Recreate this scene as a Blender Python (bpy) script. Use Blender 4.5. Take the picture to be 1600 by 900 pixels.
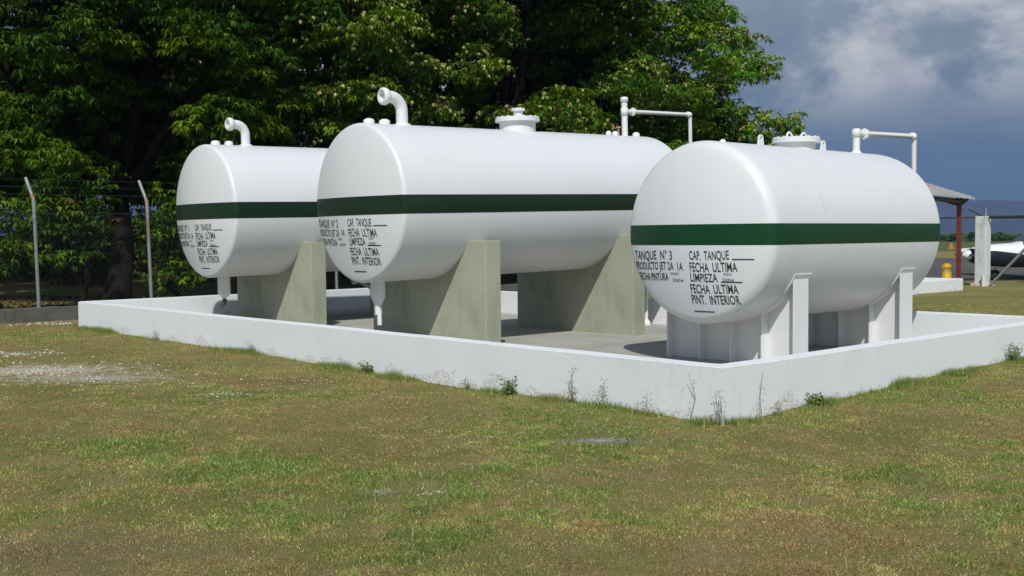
import bpy, bmesh, math, random
import numpy as np
from mathutils import Vector, Matrix

for o in list(bpy.data.objects):
    bpy.data.objects.remove(o)
S = bpy.context.scene
COL = S.collection
R = math.radians

# ------------------------------------------------------------------ camera
# world X runs along the tanks (away, to the right), Y along the front wall (away, to the left)
A = 0.8316
FW = np.array([math.cos(A), math.sin(A)])          # horizontal view direction in world XY
RT = np.array([math.sin(A), -math.cos(A)])         # horizontal right
EYE = np.array([-7.330, -5.479, 1.55])
PITCH, ROLL, FPX = 0.0483, 0.0086, 1715.3
cam = bpy.data.cameras.new('camera')
cam.sensor_width = 36; cam.lens = FPX / 1600 * 36; cam.clip_start = 0.1; cam.clip_end = 30000
camo = bpy.data.objects.new('camera', cam); COL.objects.link(camo)
fwd = Vector((FW[0] * math.cos(PITCH), FW[1] * math.cos(PITCH), -math.sin(PITCH)))
rt = Vector((RT[0], RT[1], 0)); up = rt.cross(fwd)
cx = rt * math.cos(ROLL) - up * math.sin(ROLL)
cy = rt * math.sin(ROLL) + up * math.cos(ROLL)
m = Matrix((cx, cy, -fwd)).transposed().to_4x4(); m.translation = Vector(EYE)
camo.matrix_world = m
S.camera = camo

# ------------------------------------------------------------------ sun, sky, exposure
SUN = Vector((-0.65, -0.66, 1.0)).normalized()
sl = bpy.data.lights.new('sun', 'SUN'); sl.energy = 3.6; sl.angle = R(0.5); sl.color = (1.0, 0.985, 0.95)
so = bpy.data.objects.new('sun', sl); COL.objects.link(so)
so.rotation_euler = SUN.to_track_quat('Z', 'Y').to_euler(); so.location = (0, 0, 30)
S.view_settings.view_transform = 'Standard'; S.view_settings.look = 'None'
S.view_settings.exposure = 0.0; S.view_settings.gamma = 1; S.view_settings.use_curve_mapping = False

W = bpy.data.worlds.new('World'); S.world = W; W.use_nodes = True
nt = W.node_tree; nt.nodes.clear()
class NT:
    """small helper to write node graphs"""
    def __init__(s, t): s.t = t
    def n(s, typ, ins=None, **kw):
        nd = s.t.nodes.new(typ)
        for k, v in kw.items(): setattr(nd, k, v)
        for k, v in (ins or {}).items():
            sock = nd.inputs[k]
            if isinstance(v, bpy.types.NodeSocket): s.t.links.new(v, sock)
            else: sock.default_value = v
        return nd
    def math(s, op, a, b=0.0, clamp=False):
        return s.n('ShaderNodeMath', {0: a, 1: b}, operation=op, use_clamp=clamp).outputs[0]
    def ramp(s, fac, stops, interp='LINEAR'):
        nd = s.n('ShaderNodeValToRGB', {0: fac}); cr = nd.color_ramp; cr.interpolation = interp
        while len(cr.elements) > 1: cr.elements.remove(cr.elements[-1])
        for i, (p, c) in enumerate(stops):
            e = cr.elements[0] if i == 0 else cr.elements.new(p)
            e.position = p; e.color = (*c, 1) if len(c) == 3 else c
        return nd.outputs[0]
    def mix(s, fac, a, b, mode='MIX'):
        nd = s.n('ShaderNodeMix', data_type='RGBA', blend_type=mode)
        for k, v in ((0, fac), (6, a), (7, b)):
            if isinstance(v, bpy.types.NodeSocket): s.t.links.new(v, nd.inputs[k])
            elif k and len(v) == 3: nd.inputs[k].default_value = (*v, 1)
            else: nd.inputs[k].default_value = v
        return nd.outputs[2]
    def noise(s, vec, scale, detail=4, rough=.55, dist=0.0):
        return s.n('ShaderNodeTexNoise', {'Vector': vec, 'Scale': scale, 'Detail': detail, 'Roughness': rough, 'Distortion': dist}).outputs[0]
    def smooth(s, v, a, b):
        return s.n('ShaderNodeMapRange', {0: v, 1: a, 2: b, 3: 0.0, 4: 1.0}, interpolation_type='SMOOTHSTEP').outputs[0]

g = NT(nt)
tc = g.n('ShaderNodeTexCoord').outputs['Generated']
sky = g.n('ShaderNodeTexSky', sky_type='NISHITA', sun_disc=False, sun_elevation=math.asin(SUN.z), sun_rotation=math.atan2(SUN.x, SUN.y), altitude=20, air_density=1.0, dust_density=1.0, ozone_density=1.0).outputs[0]
sep = g.n('ShaderNodeSeparateXYZ', {0: tc})
dotf = g.n('ShaderNodeVectorMath', {0: tc, 1: (FW[0], FW[1], 0)}, operation='DOT_PRODUCT').outputs['Value']
storm = g.math('MULTIPLY', g.smooth(dotf, 0.1, 0.6), g.smooth(sep.outputs[2], 0.75, 0.45))
mp = g.n('ShaderNodeMapping', {0: tc, 'Scale': (1, 1, 1.9), 'Location': (0.35, 0.1, 0.0)}).outputs[0]
n1 = g.noise(mp, 5.2, 9, .56, .25)
n2 = g.noise(mp, 13.0, 8, .6, .3)
grad = g.ramp(sep.outputs[2], [(0.0, (.62, 1.18, 1.85)), (0.06, (.98, 1.75, 2.5)), (0.12, (2.5, 3.3, 4.2)), (0.20, (4.3, 5.1, 6.0)), (.5, (3.6, 4.3, 5.9))])
cmask = g.math('MULTIPLY', g.smooth(n1, .43, .57), g.smooth(sep.outputs[2], 0.07, 0.165))
cmask = g.math('MULTIPLY', cmask, g.math('ADD', .1, g.math('MULTIPLY', n2, 1.45)), True)
dmask = g.math('MULTIPLY', g.smooth(n1, .5, .36), .45)
stc = g.mix(dmask, grad, (1.5, 2.3, 3.5))
n3 = g.noise(g.n('ShaderNodeMapping', {0: tc, 'Scale': (1, 1, 3.2), 'Location': (.2, .7, .1)}).outputs[0], 8.0, 8, .6, .5)
lay = g.math('MULTIPLY', g.math('MULTIPLY', g.smooth(n3, .46, .64), g.smooth(sep.outputs[2], 0.035, 0.10)), .5)
stc = g.mix(lay, stc, (3.5, 4.2, 5.0))
stc = g.mix(cmask, stc, (9.6, 9.6, 9.7))
fin = g.mix(storm, sky, stc)
bg = g.n('ShaderNodeBackground', {0: fin, 1: 0.07})
g.n('ShaderNodeOutputWorld', {0: bg.outputs[0]})

# ------------------------------------------------------------------ helpers
def P3(Rr, F, z=0.0):
    """metres right of the eye, metres ahead of it, height -> world"""
    q = EYE[:2] + RT * Rr + FW * F
    return Vector((q[0], q[1], z))
def P3n(Rr, F, z):
    return np.stack([EYE[0] + RT[0] * Rr + FW[0] * F, EYE[1] + RT[1] * Rr + FW[1] * F, z], -1)
def gnd(x, y, z=0.0):
    """the ground point (height z) that the photo shows at pixel x, y -- used for measuring only"""
    X, Y = x - 800, 450 - y
    u = X * math.cos(ROLL) + Y * math.sin(ROLL); v = -X * math.sin(ROLL) + Y * math.cos(ROLL)
    d = rt * (u / FPX) + up * (v / FPX) + fwd
    t = (z - EYE[2]) / d.z
    return Vector(EYE) + d * t

def tag(o, label=None, cat=None, group=None, kind=None):
    if label: o['label'] = label
    if cat: o['category'] = cat
    if group: o['group'] = group
    if kind: o['kind'] = kind
    return o
def empty(name, loc, rot=(0, 0, 0)):
    o = bpy.data.objects.new(name, None); o.empty_display_size = .2
    o.location = loc; o.rotation_euler = rot; COL.objects.link(o); return o

class MB:
    """collects vertices and faces, then links them as ONE mesh object"""
    def __init__(s): s.v = []; s.f = []; s.sm = []
    def add(s, vs, fs, smooth=False):
        k = len(s.v); s.v += [tuple(v) for v in vs]
        for f in fs: s.f.append(tuple(i + k for i in f)); s.sm.append(smooth)
        return s
    def box(s, x0, x1, y0, y1, z0, z1):
        return s.add([(x0, y0, z0), (x1, y0, z0), (x1, y1, z0), (x0, y1, z0), (x0, y0, z1), (x1, y0, z1), (x1, y1, z1), (x0, y1, z1)],
                     [(3, 2, 1, 0), (4, 5, 6, 7), (0, 1, 5, 4), (1, 2, 6, 5), (2, 3, 7, 6), (3, 0, 4, 7)])
    def tube(s, pts, r, n=14, cap=True):
        pts = [Vector(p) for p in pts]; rs = r if isinstance(r, (list, tuple)) else [r] * len(pts)
        vs = []; prev = None
        for i, p in enumerate(pts):
            t = (pts[min(i + 1, len(pts) - 1)] - pts[max(i - 1, 0)]).normalized()
            if prev is None:
                a = Vector((0, 0, 1)) if abs(t.z) < .9 else Vector((1, 0, 0))
                x = t.cross(a).normalized()
            else:
                x = (prev - t * prev.dot(t)).normalized()
            prev = x; y = t.cross(x)
            vs += [p + (x * math.cos(2 * math.pi * k / n) + y * math.sin(2 * math.pi * k / n)) * rs[i] for k in range(n)]
        fs = [(i * n + k, i * n + (k + 1) % n, (i + 1) * n + (k + 1) % n, (i + 1) * n + k) for i in range(len(pts) - 1) for k in range(n)]
        s.add(vs, fs, True)
        if cap:
            s.add(vs[:n], [tuple(range(n))[::-1]]); s.add(vs[-n:], [tuple(range(n))])
        return s
    def lathe(s, c, axis, prof, n=24, smooth=True):
        """prof: (distance along axis, radius)"""
        c = Vector(c); t = Vector(axis).normalized()
        a = Vector((0, 0, 1)) if abs(t.z) < .9 else Vector((1, 0, 0))
        x = t.cross(a).normalized(); y = t.cross(x); vs = []
        for d, r in prof:
            vs += [c + t * d + (x * math.cos(2 * math.pi * k / n) + y * math.sin(2 * math.pi * k / n)) * max(r, 1e-4) for k in range(n)]
        s.add(vs, [(i * n + k, i * n + (k + 1) % n, (i + 1) * n + (k + 1) % n, (i + 1) * n + k) for i in range(len(prof) - 1) for k in range(n)], smooth)
        return s
    def extrude(s, poly, axis, a, b):
        """poly: 2D outline; axis 'x': poly is (y,z) extruded from x=a to b; 'y': poly is (x,z); 'z': (x,y)"""
        f = {'x': lambda p, t: (t, p[0], p[1]), 'y': lambda p, t: (p[0], t, p[1]), 'z': lambda p, t: (p[0], p[1], t)}[axis]
        n = len(poly)
        s.add([f(p, a) for p in poly] + [f(p, b) for p in poly],
              [tuple(range(n))[::-1], tuple(range(n, 2 * n))] + [(i, (i + 1) % n, (i + 1) % n + n, i + n) for i in range(n)])
        return s
    def build(s, name, mat, parent=None, bevel=0, auto=40):
        me = bpy.data.meshes.new(name); me.from_pydata(s.v, [], s.f)
        bm = bmesh.new(); bm.from_mesh(me)
        bmesh.ops.recalc_face_normals(bm, faces=bm.faces)
        if bevel:
            bmesh.ops.remove_doubles(bm, verts=bm.verts, dist=1e-5)
            es = [e for e in bm.edges if len(e.link_faces) == 2 and e.calc_face_angle(0) > R(30)]
            bmesh.ops.bevel(bm, geom=es, offset=bevel, segments=2, affect='EDGES', profile=.6)
        bm.to_mesh(me); bm.free()
        if not bevel:
            me.polygons.foreach_set('use_smooth', s.sm)
        me.materials.append(mat)
        o = bpy.data.objects.new(name, me); COL.objects.link(o); o.parent = parent
        return o
def np_mesh(name, verts, faces, mat, parent=None, col=None, smooth=False):
    me = bpy.data.meshes.new(name)
    nf, k = faces.shape
    me.vertices.add(len(verts)); me.vertices.foreach_set('co', verts.astype(np.float32).ravel())
    me.loops.add(nf * k); me.loops.foreach_set('vertex_index', faces.astype(np.int32).ravel())
    me.polygons.add(nf); me.polygons.foreach_set('loop_start', (np.arange(nf) * k).astype(np.int32))
    me.polygons.foreach_set('loop_total', np.full(nf, k, np.int32))
    if smooth: me.polygons.foreach_set('use_smooth', np.ones(nf, bool))
    if col is not None:
        at = me.color_attributes.new('tone', 'FLOAT_COLOR', 'POINT'); at.data.foreach_set('color', col.astype(np.float32).ravel())
    me.update(calc_edges=True); me.validate()
    me.materials.append(mat)
    o = bpy.data.objects.new(name, me); COL.objects.link(o); o.parent = parent
    return o

# value noise for shaping meshes
_rng = np.random.default_rng(7); _tab = _rng.random((256, 256))
def vnoise(x, y):
    xi = np.floor(x).astype(int); yi = np.floor(y).astype(int); fx = x - xi; fy = y - yi
    fx = fx * fx * (3 - 2 * fx); fy = fy * fy * (3 - 2 * fy)
    t = lambda a, b: _tab[a % 256, b % 256]
    return (t(xi, yi) * (1 - fx) + t(xi + 1, yi) * fx) * (1 - fy) + (t(xi, yi + 1) * (1 - fx) + t(xi + 1, yi + 1) * fx) * fy
def fbm(x, y, o=4):
    s = 0; a = .5
    for i in range(o): s = s + a * vnoise(x * 2 ** i + 17.3 * i, y * 2 ** i + 5.1 * i); a *= .5
    return s

# ------------------------------------------------------------------ materials
def mat(name, col, rough=.5, bump=None, var=None, spec=.5, metal=0):
    """var: list of (scale, lo, hi, colour, amount) noise-masked tints; bump: (scale, strength)"""
    mt = bpy.data.materials.new(name); mt.use_nodes = True; t = NT(mt.node_tree); mt.node_tree.nodes.clear()
    b = t.n('ShaderNodeBsdfPrincipled', {'Base Color': (*col, 1), 'Roughness': rough, 'Metallic': metal, 'Specular IOR Level': spec})
    t.n('ShaderNodeOutputMaterial', {0: b.outputs[0]})
    pos = t.n('ShaderNodeTexCoord').outputs['Object']
    if var:
        c = None
        for v in var:
            sc, lo, hi, cc, am = v[:5]
            p = pos
            if len(v) > 5: p = t.n('ShaderNodeMapping', {0: pos, 'Scale': v[5]}).outputs[0]
            f = t.math('MULTIPLY', t.smooth(t.noise(p, sc, 6, .6, .2), lo, hi), am)
            c = t.mix(f, c if c is not None else col, cc)
        mt.node_tree.links.new(c, b.inputs['Base Color'])
    if bump:
        bn = t.n('ShaderNodeBump', {'Height': t.noise(pos, bump[0], 6, .6), 'Strength': bump[1], 'Distance': .01})
        mt.node_tree.links.new(bn.outputs[0], b.inputs['Normal'])
    return mt
M = {}
M['tank'] = mat('white_tank_paint', (.72, .745, .755), .36, (2.2, .22), [(1.3, .45, .75, (.67, .70, .715), .5), (22, .66, .8, (.55, .55, .50), .25), (5, .58, .8, (.62, .60, .53), .28, (.12, 1, .10))], .45)
M['fit'] = mat('white_pipe_paint', (.76, .77, .765), .4, (30, .12), [(9, .55, .8, (.62, .62, .58), .4)])
M['weld'] = mat('dirty_weld_line', (.46, .47, .47), .6, None, [(5, .35, .6, (.72, .745, .76), .9)])
M['green3'] = mat('green_stripe_paint', (.003, .046, .017), .34, None, [(4, .45, .75, (.006, .06, .026), .7), (40, .66, .75, (.05, .12, .08), .3)], .4)
M['green'] = mat('dark_green_stripe_paint', (.008, .026, .011), .34, None, [(4, .45, .75, (.010, .034, .016), .7)], .4)
M['ink'] = mat('black_lettering_paint', (.03, .032, .034), .6, None, [(30, .5, .75, (.12, .12, .12), .6)])
M['wall'] = mat('whitewashed_wall', (.79, .815, .83), .75, (16, .35), [(1.6, .45, .75, (.72, .745, .755), .5), (26, .66, .8, (.55, .54, .50), .2), (7, .62, .8, (.58, .56, .50), .35, (1, 1, .25))], .25)
M['conc'] = mat('raw_concrete', (.385, .40, .305), .85, (14, .35), [(2.2, .4, .7, (.33, .35, .26), .7), (1.6, .48, .72, (.21, .225, .165), .6, (1, 1, .45)), (4, .62, .8, (.20, .215, .16), .35, (1.6, 1.6, .2)), (40, .6, .8, (.42, .43, .34), .5)], .2)
M['floor'] = mat('grey_concrete_floor', (.40, .39, .35), .85, (12, .3), [(1.2, .4, .65, (.30, .29, .26), .7), (9, .55, .75, (.46, .45, .41), .6)], .2)
M['curb'] = mat('stained_concrete_kerb', (.13, .13, .11), .9, (12, .5), [(3, .4, .7, (.07, .07, .06), .8), (9, .55, .8, (.22, .22, .19), .5)], .2)
M['galv'] = mat('galvanised_pipe', (.27, .29, .31), .5, (40, .1), [(5, .45, .7, (.19, .20, .21), .7)], .4, .2)
M['galvrust'] = mat('rust_streaked_pipe', (.27, .28, .30), .6, (40, .2), [(7, .42, .6, (.26, .15, .09), .85, (1, 1, .3))], .3)
M['rust'] = mat('rusty_pipe', (.30, .16, .09), .8, (40, .3), [(14, .4, .65, (.40, .34, .29), .8)])
M['wire'] = mat('fence_wire', (.045, .05, .05), .6)
M['dark'] = mat('dark_metal', (.03, .03, .032), .5)
M['red'] = mat('dark_red_paint', (.16, .028, .022), .55, None, [(4, .45, .7, (.10, .02, .018), .7)])
M['roof'] = mat('zinc_roof_sheet', (.36, .36, .33), .6, None, [(2, .45, .7, (.28, .27, .24), .7)])
M['yellow'] = mat('yellow_paint', (.50, .31, .015), .5)
M['orange'] = mat('orange_paint', (.36, .13, .04), .6)
M['whitewash2'] = mat('peeling_whitewash', (.64, .67, .67), .85, (20, .4), [(2.6, .5, .66, (.30, .28, .28), .85, (1, 1, .4)), (14, .55, .75, (.42, .42, .40), .6)], .2)
M['bark'] = mat('dark_bark', (.013, .011, .009), .9, (18, .8), [(4, .4, .7, (.024, .021, .018), .6)], .1)
M['tyre'] = mat('black_rubber', (.015, .015, .015), .8)
M['glass'] = mat('dark_windscreen', (.03, .035, .05), .08)
M['asph'] = mat('asphalt', (.085, .083, .08), .9, (60, .3), [(.15, .4, .7, (.12, .115, .105), .8), (1.3, .55, .8, (.065, .063, .06), .6)], .2)
M['stone'] = mat('pale_limestone', (.64, .60, .50), .9, (20, .4), [(3, .4, .7, (.38, .34, .26), .6)], .2)

def splash(mt, col, top):
    """mud splashes of irregular height on the lowest part of a wall"""
    t = NT(mt.node_tree); b = [n for n in mt.node_tree.nodes if n.type == 'BSDF_PRINCIPLED'][0]
    src = b.inputs['Base Color'].links[0].from_socket
    pos = t.n('ShaderNodeTexCoord').outputs['Object']; z = t.n('ShaderNodeSeparateXYZ', {0: pos}).outputs[2]
    hgt = t.math('MULTIPLY', t.smooth(t.noise(pos, 1.7, 5, .65), .40, .75), top)
    f = t.math('MULTIPLY', t.math('LESS_THAN', z, hgt), t.smooth(t.noise(pos, 34, 5, .7), .44, .60))
    f2 = t.math('MULTIPLY', t.smooth(t.noise(t.n('ShaderNodeMapping', {0: pos, 'Scale': (3, 3, .35)}).outputs[0], 3.0, 5, .6), .60, .74), .12)
    c = t.mix(t.math('MULTIPLY', f, .55), src, col); c = t.mix(f2, c, (.40, .40, .36))
    mt.node_tree.links.new(c, b.inputs['Base Color'])
splash(M['wall'], (.34, .28, .19), .17)

def leaf_mat(name, trans=.25, rough=.45, spec=.35):
    mt = bpy.data.materials.new(name); mt.use_nodes = True; t = NT(mt.node_tree); mt.node_tree.nodes.clear()
    a = t.n('ShaderNodeAttribute', attribute_name='tone').outputs['Color']
    b = t.n('ShaderNodeBsdfPrincipled', {'Base Color': a, 'Roughness': rough, 'Specular IOR Level': spec})
    tr = t.n('ShaderNodeBsdfTranslucent', {0: t.mix(1.0, a, (1.0, 1.15, .5), 'MULTIPLY')})
    mx = t.n('ShaderNodeMixShader', {0: trans, 1: b.outputs[0], 2: tr.outputs[0]})
    t.n('ShaderNodeOutputMaterial', {0: mx.outputs[0]})
    return mt
M['leaf'] = leaf_mat('mango_leaf', .25, .42)
M['blade'] = leaf_mat('grass_blade', .2, .8, .05)

# ------------------------------------------------------------------ ground
LA, LD, TH = 13.868, 7.063, .15
FLOOR, WTOP = .028, .45
def ground_h(u, v):
    """height of the lawn"""
    du, dv = u - EYE[0], v - EYE[1]
    F = du * FW[0] + dv * FW[1]
    h = -.018 + .05 * (fbm(u * .55 + 40, v * .55 + 9) - .47) + .018 * (fbm(u * 3.1, v * 3.1, 3) - .43)
    h = h + .013 * np.clip(u, 0, 8) * np.clip(1 - v * .4, 0, 1)
    h = h - .025 * np.exp(-(u * u + v * v) / .5) - .03 * np.exp(-((v - 3.4) ** 2) / 2.2 - (u / 1.5) ** 2)
    far = np.clip(F - 60, 0, 240)
    return np.where(F > 34, h * np.clip(1 - (F - 30) / 4, 0, 1), h) - .005 * far
gu = np.unique(np.concatenate([np.linspace(-8, 0, 90), np.linspace(0, LD, 60), [TH * .45, LD - TH * .45], np.linspace(LD, 24, 70), np.geomspace(24, 9000, 46), -np.geomspace(8, 6000, 26)]))
gv = np.unique(np.concatenate([np.linspace(-7, 0, 80), np.linspace(0, LA, 110), [TH * .45, LA - TH * .45], np.linspace(LA, 24, 50), np.geomspace(24, 9000, 46), -np.geomspace(7, 6000, 30)]))
GU, GV = np.meshgrid(gu, gv, indexing='ij')
H = ground_h(GU, GV)
inside = (GU > TH * .4) & (GU < LD - TH * .4) & (GV > TH * .4) & (GV < LA - TH * .4)
H = np.where(inside, -.12, H)
nu, nv = len(gu), len(gv)
idx = np.arange(nu * nv).reshape(nu, nv)
gf = np.stack([idx[:-1, :-1], idx[1:, :-1], idx[1:, 1:], idx[:-1, 1:]], -1).reshape(-1, 4)
gm = bpy.data.materials.new('dry_lawn_soil'); gm.use_nodes = True; t = NT(gm.node_tree); gm.node_tree.nodes.clear()
pos = t.n('ShaderNodeNewGeometry').outputs['Position']
fl = t.n('ShaderNodeMapping', {0: pos, 'Scale': (1, 1, 0)}).outputs[0]
big = t.noise(fl, .55, 5, .6, .3); mid = t.noise(fl, 2.6, 6, .65, .4); fine = t.noise(fl, 30, 5, .7); vf = t.noise(fl, 120, 3, .7)
c = t.mix(t.smooth(mid, .40, .58), (.43, .35, .145), (.32, .325, .09))
c = t.mix(t.math('MULTIPLY', t.smooth(big, .48, .60), .75), c, (.235, .27, .06))
c = t.mix(t.math('MULTIPLY', t.smooth(t.noise(fl, 1.1, 6, .6, .6), .54, .68), .75), c, (.45, .35, .16))
c = t.mix(t.math('MULTIPLY', t.smooth(fine, .45, .7), .6), c, (.50, .40, .19))
c = t.mix(t.math('MULTIPLY', t.smooth(vf, .54, .38), .8), c, (.085, .072, .03))
# bare limestone and gravel patches, and a strip of bare earth (their own outlines on the ground)
def patch(c, cen, ru, rv, rot, col, amt, edge=(1.1, .3)):
    mpn = t.n('ShaderNodeMapping', {0: t.n('ShaderNodeVectorMath', {0: pos, 1: (-cen[0], -cen[1], 0)}).outputs[0], 'Rotation': (0, 0, -rot)}).outputs[0]
    sc = t.n('ShaderNodeVectorMath', {0: mpn, 1: (1 / ru, 1 / rv, 0)}, operation='MULTIPLY').outputs[0]
    d = t.n('ShaderNodeVectorMath', {0: sc}, operation='LENGTH').outputs['Value']
    d = t.math('ADD', d, t.math('MULTIPLY', t.math('SUBTRACT', t.noise(fl, 7, 6, .75), .5), 4.2))
    return t.mix(t.math('MULTIPLY', t.smooth(d, *edge), amt), c, col)
RA = math.atan2(RT[1], RT[0])
for (px, py, rr, rf, col, am) in [(50, 578, 1.3, .75, (.68, .63, .50), .85), (140, 588, 1.1, .6, (.60, .55, .42), .7), (30, 550, .7, .3, (.48, .44, .32), .6),
                                  (945, 686, .30, .12, (.27, .27, .27), .7), (590, 765, .12, .10, (.42, .38, .28), .7), (665, 768, .14, .08, (.42, .38, .28), .7), (350, 612, .4, .12, (.45, .41, .3), .7),
                                  (470, 590, 1.0, .35, (.24, .165, .07), .7), (60, 860, 1.0, .5, (.24, .19, .12), .6), (100, 500, 1.5, .5, (.34, .31, .22), .5)]:
    q = gnd(px, py); c = patch(c, q, rr, rf, RA, col, am)
# airfield beyond the fence
dd = t.n('ShaderNodeVectorMath', {0: t.n('ShaderNodeVectorMath', {0: pos, 1: tuple(-EYE)}).outputs[0], 1: (FW[0], FW[1], 0)}, operation='DOT_PRODUCT').outputs['Value']
dd2 = t.math('ADD', dd, t.math('MULTIPLY', t.math('SUBTRACT', t.noise(fl, .09, 4), .5), 14))
c = t.mix(t.smooth(dd2, 40, 60), c, (.26, .215, .085))
c = t.mix(t.smooth(dd2, 84, 100), c, (.10, .125, .04))
c = t.mix(t.smooth(dd2, 200, 330), c, (.05, .075, .03))
b = t.n('ShaderNodeBsdfPrincipled', {'Base Color': c, 'Roughness': .95, 'Specular IOR Level': .1})
bn = t.n('ShaderNodeBump', {'Height': t.math('ADD', t.math('MULTIPLY', fine, 1.0), t.math('MULTIPLY', vf, .6)), 'Strength': .9, 'Distance': .03})
gm.node_tree.links.new(bn.outputs[0], b.inputs['Normal'])
t.n('ShaderNodeOutputMaterial', {0: b.outputs[0]})
tag(np_mesh('ground', np.stack([GU, GV, H], -1).reshape(-1, 3), gf, gm, smooth=True), kind='structure')

# asphalt apron beyond the fence (follows the ground, a little above it)
rr_ = np.linspace(6, 120, 40); ff_ = np.linspace(33.4, 63, 24)
RRg, FFg = np.meshgrid(rr_, ff_, indexing='ij'); V = P3n(RRg.ravel(), FFg.ravel(), np.zeros(RRg.size))
V[:, 2] = ground_h(V[:, 0], V[:, 1]) + .02
ix = np.arange(RRg.size).reshape(RRg.shape)
tag(np_mesh('apron', V, np.stack([ix[:-1, :-1], ix[1:, :-1], ix[1:, 1:], ix[:-1, 1:]], -1).reshape(-1, 4), M['asph']), kind='structure')

# concrete floor of the basin
fl_ = MB().box(TH + .002, LD - TH - .002, TH + .002, LA - TH - .002, -.1, FLOOR)
tag(fl_.build('concrete_floor', M['floor']), kind='structure')

# ------------------------------------------------------------------ containment wall
def wall_ring():
    me = bpy.data.meshes.new('containment_wall'); bm = bmesh.new()
    def ring(i, z):
        return [bm.verts.new((x, y, z)) for x, y in ((i, i), (LD - i, i), (LD - i, LA - i), (i, LA - i))]
    o0, o1, i1, i0 = ring(0, -.35), ring(0, WTOP), ring(TH, WTOP), ring(TH, -.2)
    for a, b_ in ((o0, o1), (o1, i1), (i1, i0)):
        for k in range(4): bm.faces.new((a[k], a[(k + 1) % 4], b_[(k + 1) % 4], b_[k]))
    bmesh.ops.recalc_face_normals(bm, faces=bm.faces)
    top = [e for e in bm.edges if all(abs(v.co.z - WTOP) < 1e-4 for v in e.verts) and e.calc_face_angle(0) > .5]
    bmesh.ops.bevel(bm, geom=top, offset=.012, segments=2, affect='EDGES')
    bmesh.ops.subdivide_edges(bm, edges=[e for e in bm.edges if e.calc_length() > 2], cuts=60, use_grid_fill=True)
    for v in bm.verts:      # hand-plastered: not dead straight
        if v.co.z > .3:
            v.co.z += .010 * (float(fbm(np.float64(v.co.x * 1.3), np.float64(v.co.y * 1.3))) - .47)
    bm.to_mesh(me); bm.free(); me.materials.append(M['wall'])
    o = bpy.data.objects.new('containment_wall', me); COL.objects.link(o)
    return tag(o, 'low whitewashed wall running right round the tanks and their concrete floor', 'wall')
wall_ring()

# ------------------------------------------------------------------ tanks
HEADS = {1.046: (2.4, .15)}          # dish radius and knuckle radius, in tank radii
def head_profile(r):
    """dished end: (depth in front of the rim, radius) from the middle outwards"""
    Rs, rk = [k * r for k in HEADS.get(r, (3.2, .06))]
    pk = r - rk; xc = math.sqrt((Rs - rk) ** 2 - pk ** 2)
    a0 = math.asin(pk / (Rs - rk)); out = []
    for k in range(19): a = a0 * k / 18; out.append((Rs * math.cos(a) - xc, Rs * math.sin(a)))
    for k in range(1, 8): a = a0 + (math.pi / 2 - a0) * k / 7; out.append((rk * math.cos(a), pk + rk * math.sin(a)))
    return out
def head_depth(r, rho):
    Rs, rk = [k * r for k in HEADS.get(r, (3.2, .06))]; pk = r - rk; xc = math.sqrt((Rs - rk) ** 2 - pk ** 2); a0 = math.asin(pk / (Rs - rk))
    if rho < Rs * math.sin(a0): return math.sqrt(Rs * Rs - rho * rho) - xc
    return math.sqrt(max(rk * rk - (rho - pk) ** 2, 0))

def shell(root, r, L):
    pr = head_profile(r); prof = [(-d, q) for d, q in pr] + [(L * k / 12, r) for k in range(1, 12)] + [(L + d, q) for d, q in pr[::-1]]
    mb = MB().lathe((0, 0, r), (1, 0, 0), prof, 128)
    return mb.build('shell', M['tank'], root)
def stripe(root, r, L, s, w, mt):
    """painted band all round the tank at constant height; a skin 2 mm proud of the shell"""
    zs = [s - w / 2 + w * k / 6 for k in range(7)]
    k = 1.0022
    rows = []
    for z in zs:
        vm = math.sqrt(r * r - z * z); row = []
        N = 60
        for i in range(N + 1):                                   # over the front head, from right (-y) to left (+y)
            a = -math.pi / 2 + math.pi * i / N; v = vm * math.sin(a)
            row.append((-head_depth(r, min(math.hypot(v, z), r)) - .0022, v * k))
        for i in range(1, 12): row.append((L * i / 12, vm * k))
        for i in range(N + 1):
            a = math.pi / 2 - math.pi * i / N; v = vm * math.sin(a)
            row.append((L + head_depth(r, min(math.hypot(v, z), r)) + .0022, v * k))
        for i in range(11, 0, -1): row.append((L * i / 12, -vm * k))
        rows.append([(x, y, r + z) for x, y in row])
    n = len(rows[0]); mb = MB()
    mb.add([p for rw in rows for p in rw], [(i * n + j, i * n + (j + 1) % n, (i + 1) * n + (j + 1) % n, (i + 1) * n + j) for i in range(6) for j in range(n)], True)
    return mb.build('stripe', mt, root)

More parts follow.
